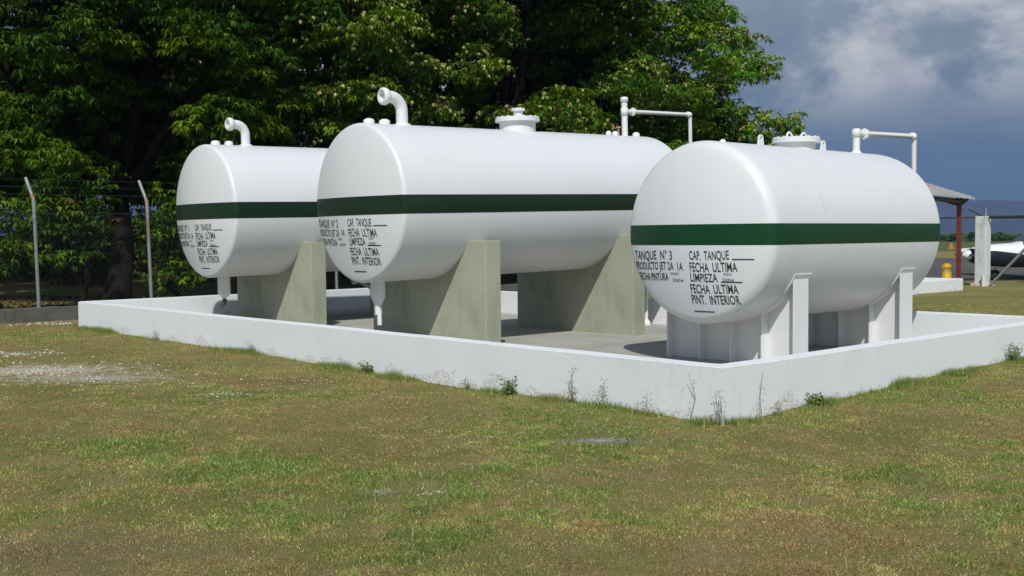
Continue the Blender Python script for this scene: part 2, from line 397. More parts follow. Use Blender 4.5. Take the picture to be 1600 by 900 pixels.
def text_mesh(body, height, width, weight=.02):
    cu = bpy.data.curves.new('t', 'FONT'); cu.body = body; cu.size = 1; cu.offset = weight; cu.resolution_u = 3
    ob = bpy.data.objects.new('t', cu); COL.objects.link(ob)
    dg = bpy.context.evaluated_depsgraph_get(); me = ob.evaluated_get(dg).to_mesh()
    vs = np.array([v.co[:] for v in me.vertices]); fs = [tuple(p.vertices) for p in me.polygons]
    ob.evaluated_get(dg).to_mesh_clear(); bpy.data.objects.remove(ob); bpy.data.curves.remove(cu)
    vs[:, 0] -= vs[:, 0].min(); vs[:, 0] *= width / vs[:, 0].max(); vs[:, 1] *= height / .72
    return vs, fs
def lettering(root, r, num, seed):
    """stencilled table below the stripe, lying on the front head; x in radii to the left, z in radii"""
    sh = -.078 if num == 3 else 0.0          # the rounder head carries its lettering a little further right
    T = [('TANQUE  N° %d' % num, .926, .269, -.293, .10), ('PRODUCTO JET 2A  1A', .922, .125, -.405, .088), ('FECHA PINTURA', .878, .355, -.525, .085),
         ('CAP.  TANQUE', .027, -.452, -.287, .098), ('FECHA  ULTIMA', .033, -.531, -.415, .102), ('LIMPIEZA', .038, -.298, -.522, .092),
         ('FECHA  ULTIMA', .058, -.512, -.648, .10), ('PINT.  INTERIOR', .066, -.511, -.765, .10),
         ('MAY.', .31, .18, -.462, .035), ('2004', .30, .14, -.532, .035), ('AGO.', -.37, -.47, -.452, .03), ('2004', -.35, -.48, -.517, .036)]
    for body, y0, y1, z0, h in T:
        mb = MB(); vs, fs = text_mesh(body, h * r, (y0 - y1) * r, .0 if h < .05 else .013)
        out = []
        for x, zz, _ in vs:
            y = y0 * r - x + sh * r; z = z0 * r + zz + .004 * math.sin(x * 9 + seed)
            rho = min(math.hypot(y, z), r * .9995)
            out.append((-head_depth(r, rho) - .003, y, r + z))
        mb.add(out, fs); mb.build('lettering', M['ink'], root)
    for y0, y1, z0 in ((-.48, -.711, -.289), (-.334, -.568, -.530), (.067, -.191, -.858)):
        mb = MB()
        for k in range(6):
            ya, yb = y0 + (y1 - y0) * k / 6, y0 + (y1 - y0) * (k + 1) / 6
            q = []
            for y, z in ((ya, z0), (yb, z0), (yb, z0 + .013), (ya, z0 + .013)):
                q.append((-head_depth(r, min(math.hypot(y + sh, z) * r, r * .9995)) - .003, (y + sh) * r, r + z * r))
            mb.add(q, [(0, 1, 2, 3)])
        mb.build('rule_line', M['ink'], root)

def arc(c, a0, a1, rad, n=9):
    """points of a bend in the local xz plane"""
    return [(c[0] + rad * math.cos(a0 + (a1 - a0) * k / n), c[1], c[2] + rad * math.sin(a0 + (a1 - a0) * k / n)) for k in range(n + 1)]
def plug(root, x, top, s=.06):
    MB().lathe((x, 0, top - .02), (0, 0, 1), [(0, s), (.06, s), (.075, s * .85), (.09, s * .45), (.092, 0)], 16).build('plug', M['fit'], root)
def vent_elbow(root, x, top, h, reach, rp):
    """vent pipe: up, a bend towards the front, a flange on its mouth"""
    b = h * .5
    pts = [(x, 0, top - .05), (x, 0, top + h - b)] + arc((x - b, 0, top + h - b), 0, math.pi / 2, b)[1:] + [(x - reach, 0, top + h)]
    v = MB().tube(pts, rp, 20).build('vent_pipe', M['fit'], root)
    f = MB().lathe((x - reach + .01, 0, top + h), (-1, 0, 0), [(0, rp), (0, rp * 1.2), (.015, rp * 1.35), (.04, rp * 1.45), (.075, rp * 1.45), (.085, rp * 1.35), (.105, rp * 1.0), (.05, rp * .8), (.049, 0)], 20)
    f.build('flange', M['fit'], v)
    MB().lathe((x, 0, top - .04), (0, 0, 1), [(0, rp * 1.5), (.05, rp * 1.45), (.065, rp * 1.0)], 20).build('collar', M['fit'], v)
def riser_loop(root, x, top, h, bx, x2, zend, r1, r2, over=0.0, reducer=False):
    """breather: a riser, a thin pipe running back, then down behind the tank end"""
    rz = top + h
    v = MB().tube([(x, 0, top - .04), (x, 0, rz + over)], r1, 16).build('riser_pipe', M['fit'], root)
    if over: MB().lathe((x, 0, rz + over - .06), (0, 0, 1), [(0, r1 * 1.02), (0, r1 * 1.25), (.07, r1 * 1.25), (.08, r1 * .9), (.08, 0)], 16).build('cap', M['fit'], v)
    else: MB().lathe((x, 0, rz - .05), (0, 0, 1), [(0, r1 * .9), (0, r1 * 1.25), (.08, r1 * 1.35), (.11, r1 * .9), (.115, 0)], 16).build('elbow', M['fit'], v)
    if reducer: MB().lathe((x, 0, top - .03), (0, 0, 1), [(0, r1 * 1.65), (.03, r1 * 1.65), (.05, r1 * 1.3), (.07, r1)], 18).build('collar', M['fit'], v)
    else: MB().lathe((x, 0, top + h - .07), (0, 0, 1), [(0, r1), (0, r1 * 1.2), (.12, r1 * 1.2), (.12, r1)], 16).build('coupling', M['fit'], v)
    b = MB().tube([(x, 0, rz)] + [(x2 - .05, 0, rz + bx)] + arc((x2 - .05, 0, rz + bx - .05), math.pi / 2, 0, .05, 5) + [(x2, 0, zend)], r2, 12).build('branch_pipe', M['fit'], v)
    MB().lathe((x + .17, 0, rz), (1, 0, 0), [(0, r2), (0, r2 * 1.9), (.03, r2 * 2.2), (.06, r2 * 1.9), (.06, r2)], 8, False).build('union_nut', M['fit'], v)
    MB().lathe((x2 - .075, 0, rz + bx), (1, 0, 0), [(0, r2), (0, r2 * 1.5), (.06, r2 * 1.5), (.09, r2 * 1.2)], 12).build('elbow', M['fit'], v)
def manhole(root, x, top, rn, rf, hn, bolts=16, cap=True, handles=False):
    o = MB().lathe((x, 0, top - .12), (0, 0, 1), [(0, rn), (.12 + hn, rn), (.12 + hn, rf), (.12 + hn + .03, rf), (.12 + hn + .03, 0)], 40).build('manhole_neck', M['fit'], root)
    for p in o.data.polygons: p.use_smooth = False
    z = top + hn + .031
    MB().lathe((x, 0, z), (0, 0, 1), [(0, rf * .985), (.028, rf * .985), (.034, rf * .96), (.034, 0)], 40, False).build('manhole_lid', M['fit'], o)
    for k in range(bolts):
        a = 2 * math.pi * k / bolts; mb = MB()
        mb.lathe((x + rf * .88 * math.cos(a), rf * .88 * math.sin(a), z + .033), (0, 0, 1), [(0, .017), (.013, .017), (.013, 0)], 6, False)
        mb.build('bolt', M['fit'], o)
    if cap:
        MB().lathe((x + .02, 0, z + .033), (0, 0, 1), [(0, .085), (.02, .085), (.02, .07), (.10, .07), (.10, .105), (.135, .105), (.14, .09), (.14, 0)], 20, False).build('lid_cap', M['fit'], o)
    if handles:
        for hx, s in ((-.15, .05), (.17, .06)):
            MB().tube([(x + hx - s, 0, z + .03)] + arc((x + hx, 0, z + .045), math.pi, 0, s, 10) + [(x + hx + s, 0, z + .03)], .014, 8).build('lid_handle', M['fit'], o)
def lug(root, x, top):
    """lifting eye: a plate with a round top and a hole"""
    h, w = .135, .065
    n = 24; out = []; inn = []
    for k in range(n):
        a = 2 * math.pi * k / n
        inn.append((.024 * math.cos(a), h - .045 + .024 * math.sin(a)))
        if math.sin(a) >= 0: out.append((.042 * math.cos(a), h - .045 + .042 * math.sin(a)))
        else:
            f = -math.sin(a); out.append(((.042 + (w - .042) * f ** .6) * (1 if math.cos(a) > 0 else -1) * min(1, abs(math.cos(a)) * 2.2), (h - .045) * (1 - f ** .55) - .02))
    vs = [(x + p[0], -.012, top + p[1]) for p in out] + [(x + p[0], -.012, top + p[1]) for p in inn] + [(x + p[0], .012, top + p[1]) for p in out] + [(x + p[0], .012, top + p[1]) for p in inn]
    fs = []
    for k in range(n):
        j = (k + 1) % n
        fs += [(k, j, n + j, n + k), (2 * n + k, 3 * n + k, 3 * n + j, 2 * n + j), (k, 2 * n + k, 2 * n + j, j), (n + k, n + j, 3 * n + j, 3 * n + k)]
    MB().add(vs, fs).build('lifting_lug', M['fit'], root)

def tank(u, v, zc, r, L, tilt, s, w, num, label, smat, yaw=-.021):
    root = empty('fuel_tank', (u, v, zc + 1.55 - r), (0, -tilt, yaw))
    tag(root, label, 'tank', 'fuel storage tanks')
    shell(root, r, L); stripe(root, r, L, s, w, smat); lettering(root, r, num, num * 3.1)
    return root
T1 = dict(u=1.215, v=11.324, z=.4325, r=1.098, L=5.7, t=.0165)
T2 = dict(u=1.06, v=6.654, z=.4359, r=1.057, L=5.46, t=.0193)
T3 = dict(u=2.764, v=2.341, z=.0075, r=1.046, L=3.55, t=0.0)
t1 = tank(T1['u'], T1['v'], T1['z'], T1['r'], T1['L'], T1['t'], -.004, .257, 1, 'white horizontal fuel tank lettered TANQUE N° 1, furthest from the near corner of the wall', M['green'])
t2 = tank(T2['u'], T2['v'], T2['z'], T2['r'], T2['L'], T2['t'], -.037, .240, 2, 'white horizontal fuel tank lettered TANQUE N° 2, long one in the middle with bolted manhole', M['green'])
t3 = tank(T3['u'], T3['v'], T3['z'], T3['r'], T3['L'], T3['t'], -.0226, .232, 3, 'white horizontal fuel tank lettered TANQUE N° 3, short one on white steel supports', M['green3'], 0)
# tank 1 fittings
plug(t1, .19, 2 * T1['r'], .075); plug(t1, .43, 2 * T1['r'], .07)
vent_elbow(t1, .74, 2 * T1['r'], .35, .24, .076)
plug(t1, 3.2, 2 * T1['r'])
def drain(root, x, r_, top, bot, cut, tip):
    o = MB().tube([(x, 0, top), (x, 0, bot)], r_, 20).build('drain_stub', M['fit'], root)
    MB().lathe((x, 0, bot + .001), (0, 0, -1), [(0, r_), (.03, r_ * .95), (cut, r_ * .35), (cut + .01, r_ * .3), (cut + .01, 0)], 20).build('reducer', M['fit'], o)
    return o
d1 = drain(t1, .25, .105, .10, -.26, .09, 0)
vv = MB().tube([(.25, 0, -.34), (.25, 0, -.47)], .028, 10); vv.tube([(.25, 0, -.43), (.19, -.02, -.47), (.17, -.03, -.52)], .022, 8); vv.box(.20, .30, -.012, .012, -.40, -.385)
vv.build('drain_valve', M['dark'], d1)
# tank 2 fittings
plug(t2, .16, 2 * T2['r'], .075); plug(t2, .41, 2 * T2['r'], .075)
vent_elbow(t2, .70, 2 * T2['r'], .375, .245, .081)
manhole(t2, 2.80, 2 * T2['r'], .27, .335, .13)
riser_loop(t2, 5.13, 2 * T2['r'], .40, .02, 6.78, -.2, .05, .032, over=.21)
plug(t2, 4.75, 2 * T2['r'], .045); plug(t2, 4.90, 2 * T2['r'], .05); plug(t2, 5.40, 2 * T2['r'], .06)
MB().tube([(4.98, 0, 2 * T2['r'] - .03), (4.98, 0, 2 * T2['r'] + .12)], .02, 8).lathe((4.98, 0, 2 * T2['r'] + .12), (0, 0, 1), [(0, .04), (.03, .04), (.03, 0)], 8).build('gauge_stub', M['rust'], t2)
d2 = drain(t2, .22, .10, .12, -.18, .16, 0)
MB().tube([(.22, 0, -.33), (.22, 0, -.44)], .05, 12).build('drain_valve', M['fit'], d2)
MB().tube([(.22, -.02, -.40), (.22, -.02, -.58)], .032, 10).build('drain_spout', M['fit'], d2)
MB().tube([(.22, .10, -.10), (.10, .26, .02)], .03, 10).lathe((.10, .27, .02), (-.3, 1, 0), [(0, .05), (.10, .05), (.10, 0)], 10).build('sample_valve', M['galv'], d2)
# tank 3 fittings
plug(t3, .37, 2 * T3['r'] - .035, .04)
lug(t3, 1.12, 2 * T3['r']); lug(t3, 2.50, 2 * T3['r'])
manhole(t3, 1.88, 2 * T3['r'], .235, .30, .065, 16, False, True)
riser_loop(t3, 3.31, 2 * T3['r'], .27, .04, 4.88, .3, .048, .036, reducer=True)
for x in (.897, 2.81):
    MB().lathe((x - .006, 0, T3['r']), (1, 0, 0), [(0, T3['r'] - .002), (0, T3['r'] + .0012), (.012, T3['r'] + .0012), (.012, T3['r'] - .002)], 128).build('weld_seam', M['weld'], t3)

# steel supports welded under tank 3
def steel_support(root, x0, x1):
    r = T3['r']; hw = .905; zf = FLOOR - (T3['z'] + 1.55 - r); zt = 1.05 - (T3['z'] + 1.55 - r)
    xm = (x0 + x1) / 2
    def surf(y): return r - math.sqrt(r * r - y * y) - .002
    ys = [-hw + .01 + (2 * hw - .02) * k / 24 for k in range(25)]
    web = MB().extrude([(-hw + .01, zf), (hw - .01, zf)] + [(y, surf(y)) for y in ys[::-1]], 'x', xm - .009, xm + .009)
    o = web.build('steel_support', M['fit'], root)
    for s in (-1, 1):
        MB().box(x0, x1, s * hw - .01, s * hw + .01, zf, zt).build('flange', M['fit'], o)
    for y in (.415, -.035, -.475):
        a, b_ = surf(y + .008), surf(y - .008)
        for xa, xb in ((x0 + .004, xm - .0095), (xm + .0095, x1 - .004)):
            MB().add([(xa, y - .008, zf), (xb, y - .008, zf), (xb, y + .008, zf), (xa, y + .008, zf), (xa, y - .008, b_), (xb, y - .008, b_), (xb, y + .008, a), (xa, y + .008, a)],
                     [(3, 2, 1, 0), (4, 5, 6, 7), (0, 1, 5, 4), (1, 2, 6, 5), (2, 3, 7, 6), (3, 0, 4, 7)]).build('stiffener', M['fit'], o)
    aa = math.asin(hw / r) + .06; n = 32; vs = []
    for k in range(n + 1):
        a = -aa + 2 * aa * k / n
        for x, rad in ((x0 - .03, r + .001), (x1 + .03, r + .001), (x1 + .03, r + .011), (x0 - .03, r + .011)):
            vs.append((x, rad * math.sin(a), r - rad * math.cos(a)))
    MB().add(vs, [(4 * k + i, 4 * k + (i + 1) % 4, 4 * k + 4 + (i + 1) % 4, 4 * k + 4 + i) for k in range(n) for i in range(4)] + [(0, 1, 2, 3), (4 * n, 4 * n + 1, 4 * n + 2, 4 * n + 3)]).build('saddle_pad', M['fit'], o)
steel_support(t3, .457, .737); steel_support(t3, 2.835, 3.125)

# concrete saddles under tanks 1 and 2
def saddle(T, u0, th, hw, label):
    zb = T['z'] + 1.55 - T['r'] + math.sin(T['t']) * (u0 + th / 2 - T['u'])
    r = T['r'] - .004; zc = zb + T['r']; zt = zc - .50 * T['r']
    yi = math.sqrt(r * r - (zt - zc) ** 2); a = math.asin(yi / r); n = 28
    poly = [(-hw, FLOOR - .03), (hw, FLOOR - .03), (hw, zt), (yi, zt)]
    poly += [(r * math.sin(a - 2 * a * k / n), zc - r * math.cos(a - 2 * a * k / n)) for k in range(1, n)] + [(-yi, zt), (-hw, zt)]
    mb = MB().extrude(poly, 'x', 0, th)
    o = mb.build('concrete_saddle', M['conc'], None, .012)
    o.location = (u0, T['v'], 0)
    return tag(o, label, 'tank support', 'concrete saddles under the tanks')
saddle(T2, 2.10, .27, 1.2757, 'grey concrete saddle under the front end of tank 2, nearest to the front wall')
saddle(T2, 5.01, .27, 1.2757, 'grey concrete saddle under the rear end of tank 2, half behind tank 3')
saddle(T1, 2.388, .28, 1.257, 'grey concrete saddle under the front end of tank 1, left of the others')
saddle(T1, 5.3, .28, 1.257, 'grey concrete saddle under the rear end of tank 1, hidden mostly behind tank 2')
# thin standpipe on the floor beside the rear saddle
sp = MB().tube([(0, 0, 0), (0, 0, .93)], .03, 12).build('standpipe', M['fit'])
sp.location = (6.625, 6.51, FLOOR)
MB().lathe((0, 0, 0), (0, 0, 1), [(0, .07), (.05, .07), (.10, .035), (.10, 0)], 14).build('base_flange', M['fit'], sp)
tag(sp, 'thin white pipe standing on the concrete floor right of the rear saddle of tank 2', 'pipe')

# ------------------------------------------------------------------ fence on the left and behind the tanks
def wires(mb, a, b, r, n=3):
    mb.tube([a, b], r, n, False)
def link_mesh(p0, p1, z0, z1, sp=.062, r=.0013):
    """chain-link: two families of slanted wires"""
    p0, p1 = np.array(p0), np.array(p1); Lh = np.hypot(*(p1 - p0)); d = (p1 - p0) / Lh; hgt = z1 - z0; mb = MB()
    k = -hgt
    while k < Lh:
        for s in (1, -1):
            a0, a1 = (k, k + hgt) if s > 0 else (k + hgt, k)
            za, zb = z0, z1
            # clip to 0..L
            t0, t1 = 0.0, 1.0
            da = a1 - a0
            for lim in (0.0, Lh):
                tt = (lim - a0) / da
                if (lim == 0.0) == (da > 0): t0 = max(t0, tt)
                else: t1 = min(t1, tt)
            if t1 > t0:
                q = [a0 + da * t0, a0 + da * t1]; zz = [za + (zb - za) * t0, za + (zb - za) * t1]
                o = .002 * s
                wires(mb, (*(p0 + d * q[0]) , zz[0] + o), (*(p0 + d * q[1]), zz[1] + o), r)
        k += sp * 1.414
    return mb
FV = 16.15
fence = tag(empty('chain_link_fence', (0.12, FV, .22)), 'tall chain link fence with leaning barbed wire arms between the lawn and the dark trees', 'fence')
def local(mb, o): 
    mb.v = [(x - o.location.x, y - o.location.y, z - o.location.z) for x, y, z in mb.v]; return mb
us = [-6.58, -4.35, -2.11, 0.12] + [0.12 + 2.25 * k for k in range(1, 11)]
for k, u in enumerate(us):
    lean = random.Random(k).uniform(-.03, .03)
    p = local(MB().tube([(u, FV, .05), (u + lean, FV + .08, 2.30)], .034, 12), fence).build('post', M['galv'] if k != 4 else M['galvrust'], fence)
    arm = MB().tube([(u + lean, FV + .08, 2.16), (u + lean, FV + .09, 2.32)], .036, 12)
    arm.tube([(u + lean, FV + .09, 2.30), (u + lean - .06, FV + .30, 2.72)], .030, 10)
    local(arm, fence).build('arm', M['rust'] if k != 3 else M['rust'], p)
    local(MB().tube([(u + lean - .012, FV + .13, 2.39), (u + lean - .061, FV + .304, 2.728)], .0315, 10), fence).build('arm_tip', M['galv'], p)
local(link_mesh((us[0], FV - .04), (us[-1], FV - .04), .24, 2.05), fence).build('chain_link_mesh', M['wire'], fence)
bw = MB()
for f in (.25, .6, .95):
    bw.tube([(us[0] - .06 * f, FV + .09 + .21 * f, 2.3 + .42 * f), (us[-1], FV + .09 + .21 * f, 2.3 + .42 * f)], .0026, 4, False)
    for u in np.arange(us[0], us[-1], .15):
        bw.tube([(u - .02, FV + .09 + .21 * f - .02, 2.3 + .42 * f - .012), (u + .02, FV + .09 + .21 * f + .02, 2.3 + .42 * f + .012)], .003, 3, False)
for z in (2.05,): bw.tube([(us[0], FV - .04, z), (us[-1], FV - .04, z)], .004, 4, False)
local(bw, fence).build('barbed_wire', M['wire'], fence)
kb = MB()
us_k = np.linspace(-7.2, 23, 60)
for a, b_ in zip(us_k[:-1], us_k[1:]): kb.box(a, b_ - .001, FV - .16, FV + .16, -.2, .225 + .02 * random.Random(int(a * 10)).random())
tag(kb.build('fence_kerb', M['curb'], None, .01), 'dark stained concrete kerb under the chain link fence', 'kerb')

# far fence on the right: whitewashed corner pillar with rail and brace
PX, PY = 23.40, 8.48
ff = tag(empty('corner_fence', (PX, PY, 0)), 'far fence of one peeling white pillar with pipe rail and slanted brace beside the aircraft', 'fence')
pil = MB(); 
pil.extrude([(-.16, -.16), (.16, -.16), (.16, .16), (-.16, .16)], 'z', -.2, 1.96); pil.build('pillar', M['whitewash2'], ff, .025)
MB().box(-.24, .24, -.24, .24, -.2, .07).build('footing', M['stone'], ff, .02)
MB().tube([(-.02, -.19, 1.93), (-.02, -9, 1.90)], .045, 10).build('rail', M['dark'], ff)
MB().tube([(-.02, .17, 1.93), (-.02, 7.6, 1.95)], .022, 8).build('rail', M['wire'], ff)
MB().tube([(-.10, -.28, .04), (-.10, -2.1, 2.0)], .04, 10).build('brace', M['galv'], ff)
MB().tube([(-.04, -.06, 1.94), (-.26, .30, 2.16)], .022, 8).build('arm', M['dark'], ff)
MB().tube([(.03, -.06, 1.94), (.03, -.06, 2.2)], .03, 8).build('pipe_stub', M['galv'], ff)
MB().tube([(-.26, -.14, -.1), (-.26, -.14, .30)], .055, 10).build('pipe_stub', M['whitewash2'], ff)

# ------------------------------------------------------------------ canopy, plinth, yellow canister
def px_at(x, y, F):
    X, Y = x - 800, 450 - y
    u = X * math.cos(ROLL) + Y * math.sin(ROLL); v = -X * math.sin(ROLL) + Y * math.cos(ROLL)
    d = rt * (u / FPX) + up * (v / FPX) + fwd
    return Vector(EYE) + d * (F / (d.x * FW[0] + d.y * FW[1]))
pl = MB().box(17.0, 21.0, 7.9, 11.2, -.2, .30)
tag(pl.build('plinth', M['wall'], None, .02), 'low white concrete plinth under the red canopy column', 'plinth')
pt_ = px_at(1497.5, 436, 29.9)
cv = tag(empty('canopy', (pt_.x, pt_.y, .30)), 'open canopy with pale corrugated roof on a dark red column behind the plinth', 'canopy')
top_z = 2.46
MB().box(-.048, .048, -.048, .048, 0, top_z - .30).build('column', M['red'], cv)
MB().extrude([(-.26, top_z - .37), (-.06, top_z - .52), (.06, top_z - .52), (.55, top_z - .37), (.55, top_z - .32), (-.26, top_z - .32)], 'x', -.05, .05).build('bracket', M['dark'], cv)
# roof: a shallow hipped sheet; eave corner at the right, rising to the left and to the rear
c0 = px_at(1524, 310, 29.6); c1 = px_at(1330, 290, 27.6); c2 = px_at(1330, 250, 31.0); c3 = px_at(1521, 307.6, 30.3)
def roof_pt(a, b_): 
    lo = c1.lerp(c0, a); hi = c2.lerp(c3, a); return lo.lerp(hi, b_)
rv = []; NA, NB = 90, 10
for i in range(NA + 1):
    for j in range(NB + 1):
        p = roof_pt(i / NA, j / NB); rv.append((p.x - pt_.x, p.y - pt_.y, p.z - .30 + .009 * math.sin(i * 1.6)))
n0 = len(rv); rv += [(x, y, z - .03) for x, y, z in rv]
rf_ = []; w_ = NB + 1
for i in range(NA):
    for j in range(NB):
        q = (i * w_ + j, (i + 1) * w_ + j, (i + 1) * w_ + j + 1, i * w_ + j + 1); rf_ += [q, tuple(n0 + k for k in q[::-1])]
for i in range(NA):
    for j in (0, NB): rf_.append((i * w_ + j, (i + 1) * w_ + j, n0 + (i + 1) * w_ + j, n0 + i * w_ + j))
for j in range(NB):
    for i in (0, NA): rf_.append((i * w_ + j, i * w_ + j + 1, n0 + i * w_ + j + 1, n0 + i * w_ + j))
MB().add(rv, rf_).build('roof', M['roof'], cv)
bmv = [c1 + Vector((0, 0, -.06)), c0.lerp(c1, .12) + Vector((0, 0, -.06))]
MB().tube([tuple(p - Vector((pt_.x, pt_.y, .30)) + Vector((RT[0] * 0 + FW[0] * .12, FW[1] * .12, -.05))) for p in bmv], .06, 4).build('eave_beam', M['dark'], cv)
yc_ = px_at(1479, 436, 29.4)
yc = MB().lathe((0, 0, 0), (0, 0, 1), [(0, .135), (.03, .135), (.035, .12), (.28, .12), (.285, .135), (.31, .135), (.33, .12), (.36, .10), (.39, .05), (.395, 0)], 20).build('yellow_canister', M['yellow'])
yc.location = (yc_.x, yc_.y, .30)
MB().lathe((0, 0, .17), (0, 0, 1), [(0, .1215), (.035, .1215)], 20).build('band', M['rust'], yc)
tag(yc, 'small yellow canister standing on the white plinth', 'canister')

# ------------------------------------------------------------------ light aircraft behind the pillar
AF = 34.2
ac_loc = P3(14.15, AF, 0)
ac = tag(empty('light_aircraft', ac_loc, (0, 0, math.atan2(RT[1], RT[0]) + .06)), 'white and navy light aircraft parked on the apron behind the white pillar', 'aircraft')
am = bpy.data.materials.new('aircraft_paint'); am.use_nodes = True; t = NT(am.node_tree); am.node_tree.nodes.clear()
ob = t.n('ShaderNodeSeparateXYZ', {0: t.n('ShaderNodeTexCoord').outputs['Object']})
ln = t.math('ADD', ob.outputs[2], t.math('MULTIPLY', ob.outputs[0], .13))
fc = t.mix(t.math('GREATER_THAN', ln, 1.03), (.012, .015, .028), (.78, .80, .82))
t.n('ShaderNodeOutputMaterial', {0: t.n('ShaderNodeBsdfPrincipled', {'Base Color': fc, 'Roughness': .25}).outputs[0]})
secs = [(.10, .62, .98, .18), (.25, .54, 1.04, .30), (.8, .45, 1.13, .44), (1.5, .40, 1.17, .52), (1.75, .40, 1.22, .55), (2.3, .40, 1.58, .56), (3.1, .42, 1.62, .55), (4.0, .52, 1.40, .42), (5.5, .75, 1.22, .22), (6.9, .92, 1.14, .06)]
mb = MB(); n = 28; vs = []
for x, zb, zt, hw in secs:
    for k in range(n):
        a = 2 * math.pi * k / n; cc, ss = math.cos(a), math.sin(a)
        vs.append((x, hw * math.copysign(abs(cc) ** .7, cc), (zb + zt) / 2 + (zt - zb) / 2 * math.copysign(abs(ss) ** .7, ss)))
mb.add(vs, [(i * n + k, i * n + (k + 1) % n, (i + 1) * n + (k + 1) % n, (i + 1) * n + k) for i in range(len(secs) - 1) for k in range(n)] + [tuple(range(n))], True)
mb.build('fuselage', am, ac)
MB().lathe((.10, 0, .80), (-1, 0, 0), [(0, .16), (.08, .14), (.17, .09), (.22, .03), (.23, 0)], 20).build('spinner', M['fit'], ac)
pr = MB()
for s in (-1, 1):
    pr.add([(.02, s * .1, .76), (.05, s * .1, .84), (.03, s * .5, .86), (.045, s * .85, .83), (.02, s * .85, .79), (.0, s * .5, .76),
            (.05, s * .1, .76), (.08, s * .1, .84), (.05, s * .5, .86), (.055, s * .85, .83), (.03, s * .85, .79), (.02, s * .5, .76)],
           [(0, 1, 2, 3, 4, 5), (11, 10, 9, 8, 7, 6)] + [(i, (i + 1) % 6, (i + 1) % 6 + 6, i + 6) for i in range(6)])
pr.build('propeller', M['dark'], ac)
MB().add([(1.62, -.50, 1.14), (1.62, .50, 1.14), (2.28, .50, 1.60), (2.28, -.50, 1.60), (1.70, -.50, 1.13), (1.70, .50, 1.13), (2.34, .50, 1.56), (2.34, -.50, 1.56)],
         [(0, 1, 2, 3), (7, 6, 5, 4), (0, 4, 5, 1), (1, 5, 6, 2), (2, 6, 7, 3), (3, 7, 4, 0)]).build('windscreen', M['glass'], ac)
wg = MB()
for s in (-1, 1):
    ww = []
    for y, z in ((.3, .50), (4.6, .86)):
        for x, dz in ((1.9, 0), (2.1, .08), (2.7, .10), (3.5, .02), (2.7, -.04), (2.1, -.05)): ww.append((x, s * y, z + dz))
    wg.add(ww, [(0, 1, 2, 3, 4, 5), (11, 10, 9, 8, 7, 6)] + [(i, (i + 1) % 6, (i + 1) % 6 + 6, i + 6) for i in range(6)], False)
wg.build('wing', M['fit'], ac)
MB().extrude([(6.0, 1.1), (6.9, 1.12), (7.2, 2.1), (6.75, 2.1)], 'y', -.04, .04).build('tail_fin', am, ac)
MB().box(6.2, 6.95, -1.5, 1.5, 1.08, 1.14).build('tailplane', M['fit'], ac)
for x, y in ((.93, 0), (2.7, 1.2), (2.7, -1.2)):
    st = MB().tube([(x, y, .17), (x + .05, y * .95, .55)], .03, 8).build('gear_leg', M['fit'], ac)
    MB().lathe((x, y - .06, .17), (0, 1, 0), [(0, .06), (0, .13), (.02, .165), (.10, .165), (.12, .13), (.12, .06)], 24).build('wheel', M['tyre'], st)

# small orange marker far out on the airfield
mk_ = px_at(1486, 382, 110); mk_.z = float(ground_h(np.float64(mk_.x), np.float64(mk_.y)))
mk = MB().lathe((0, 0, 0), (0, 0, 1), [(0, .42), (.05, .42), (.06, .30), (.62, .08), (.64, 0)], 14).build('marker_cone', M['orange'])
mk.location = mk_
tag(mk, 'orange marker cone far out on the airfield grass behind the red column', 'marker')

# ------------------------------------------------------------------ foliage
def leaves(cen, out, rng, K, ln, wd, cols, droop=(.1, .9), tilt=None):
    """K drooping pointed leaves round each centre. cen (N,3); out (N,3) outward; cols (N,3)"""
    N = len(cen)
    a = rng.random((N, K)) * 2 * np.pi
    dr = rng.uniform(droop[0], droop[1], (N, K))
    L = ln * rng.uniform(.65, 1.2, (N, K)); Wd = wd * rng.uniform(.7, 1.2, (N, K))
    h = np.stack([np.cos(a), np.sin(a), np.zeros_like(a)], -1)
    h = h + .55 * out[:, None, :] * np.array([1, 1, .3])
    h /= np.linalg.norm(h, axis=-1, keepdims=True) + 1e-6
    d = h * np.cos(dr)[..., None]; d[..., 2] -= np.sin(dr)
    side = np.stack([-h[..., 1], h[..., 0], rng.normal(0, .35, (N, K))], -1); side /= np.linalg.norm(side, axis=-1, keepdims=True)
    b0 = cen[:, None, :] + h * .02
    midp = b0 + d * (L * .5)[..., None] + np.array([0, 0, .06]) * L[..., None] * 1.2
    tip = b0 + d * L[..., None]; tip[..., 2] -= .12 * L
    v = np.stack([b0, midp + side * Wd[..., None] * .5, tip, midp - side * Wd[..., None] * .5], 2).reshape(-1, 3)
    f = np.arange(N * K * 4).reshape(-1, 4)
    cc = np.repeat(cols[:, None, :] * rng.uniform(.75, 1.25, (N, K, 1)), 4, axis=1).reshape(-1, 3) if False else \
        np.repeat((cols[:, None, :] * rng.uniform(.75, 1.25, (N, K, 1))).reshape(-1, 3), 4, axis=0)
    return v, f, np.concatenate([cc, np.ones((len(cc), 1))], 1)
PAL = np.array([(.078, .165, .010), (.056, .132, .010), (.130, .215, .012), (.038, .092, .010)])
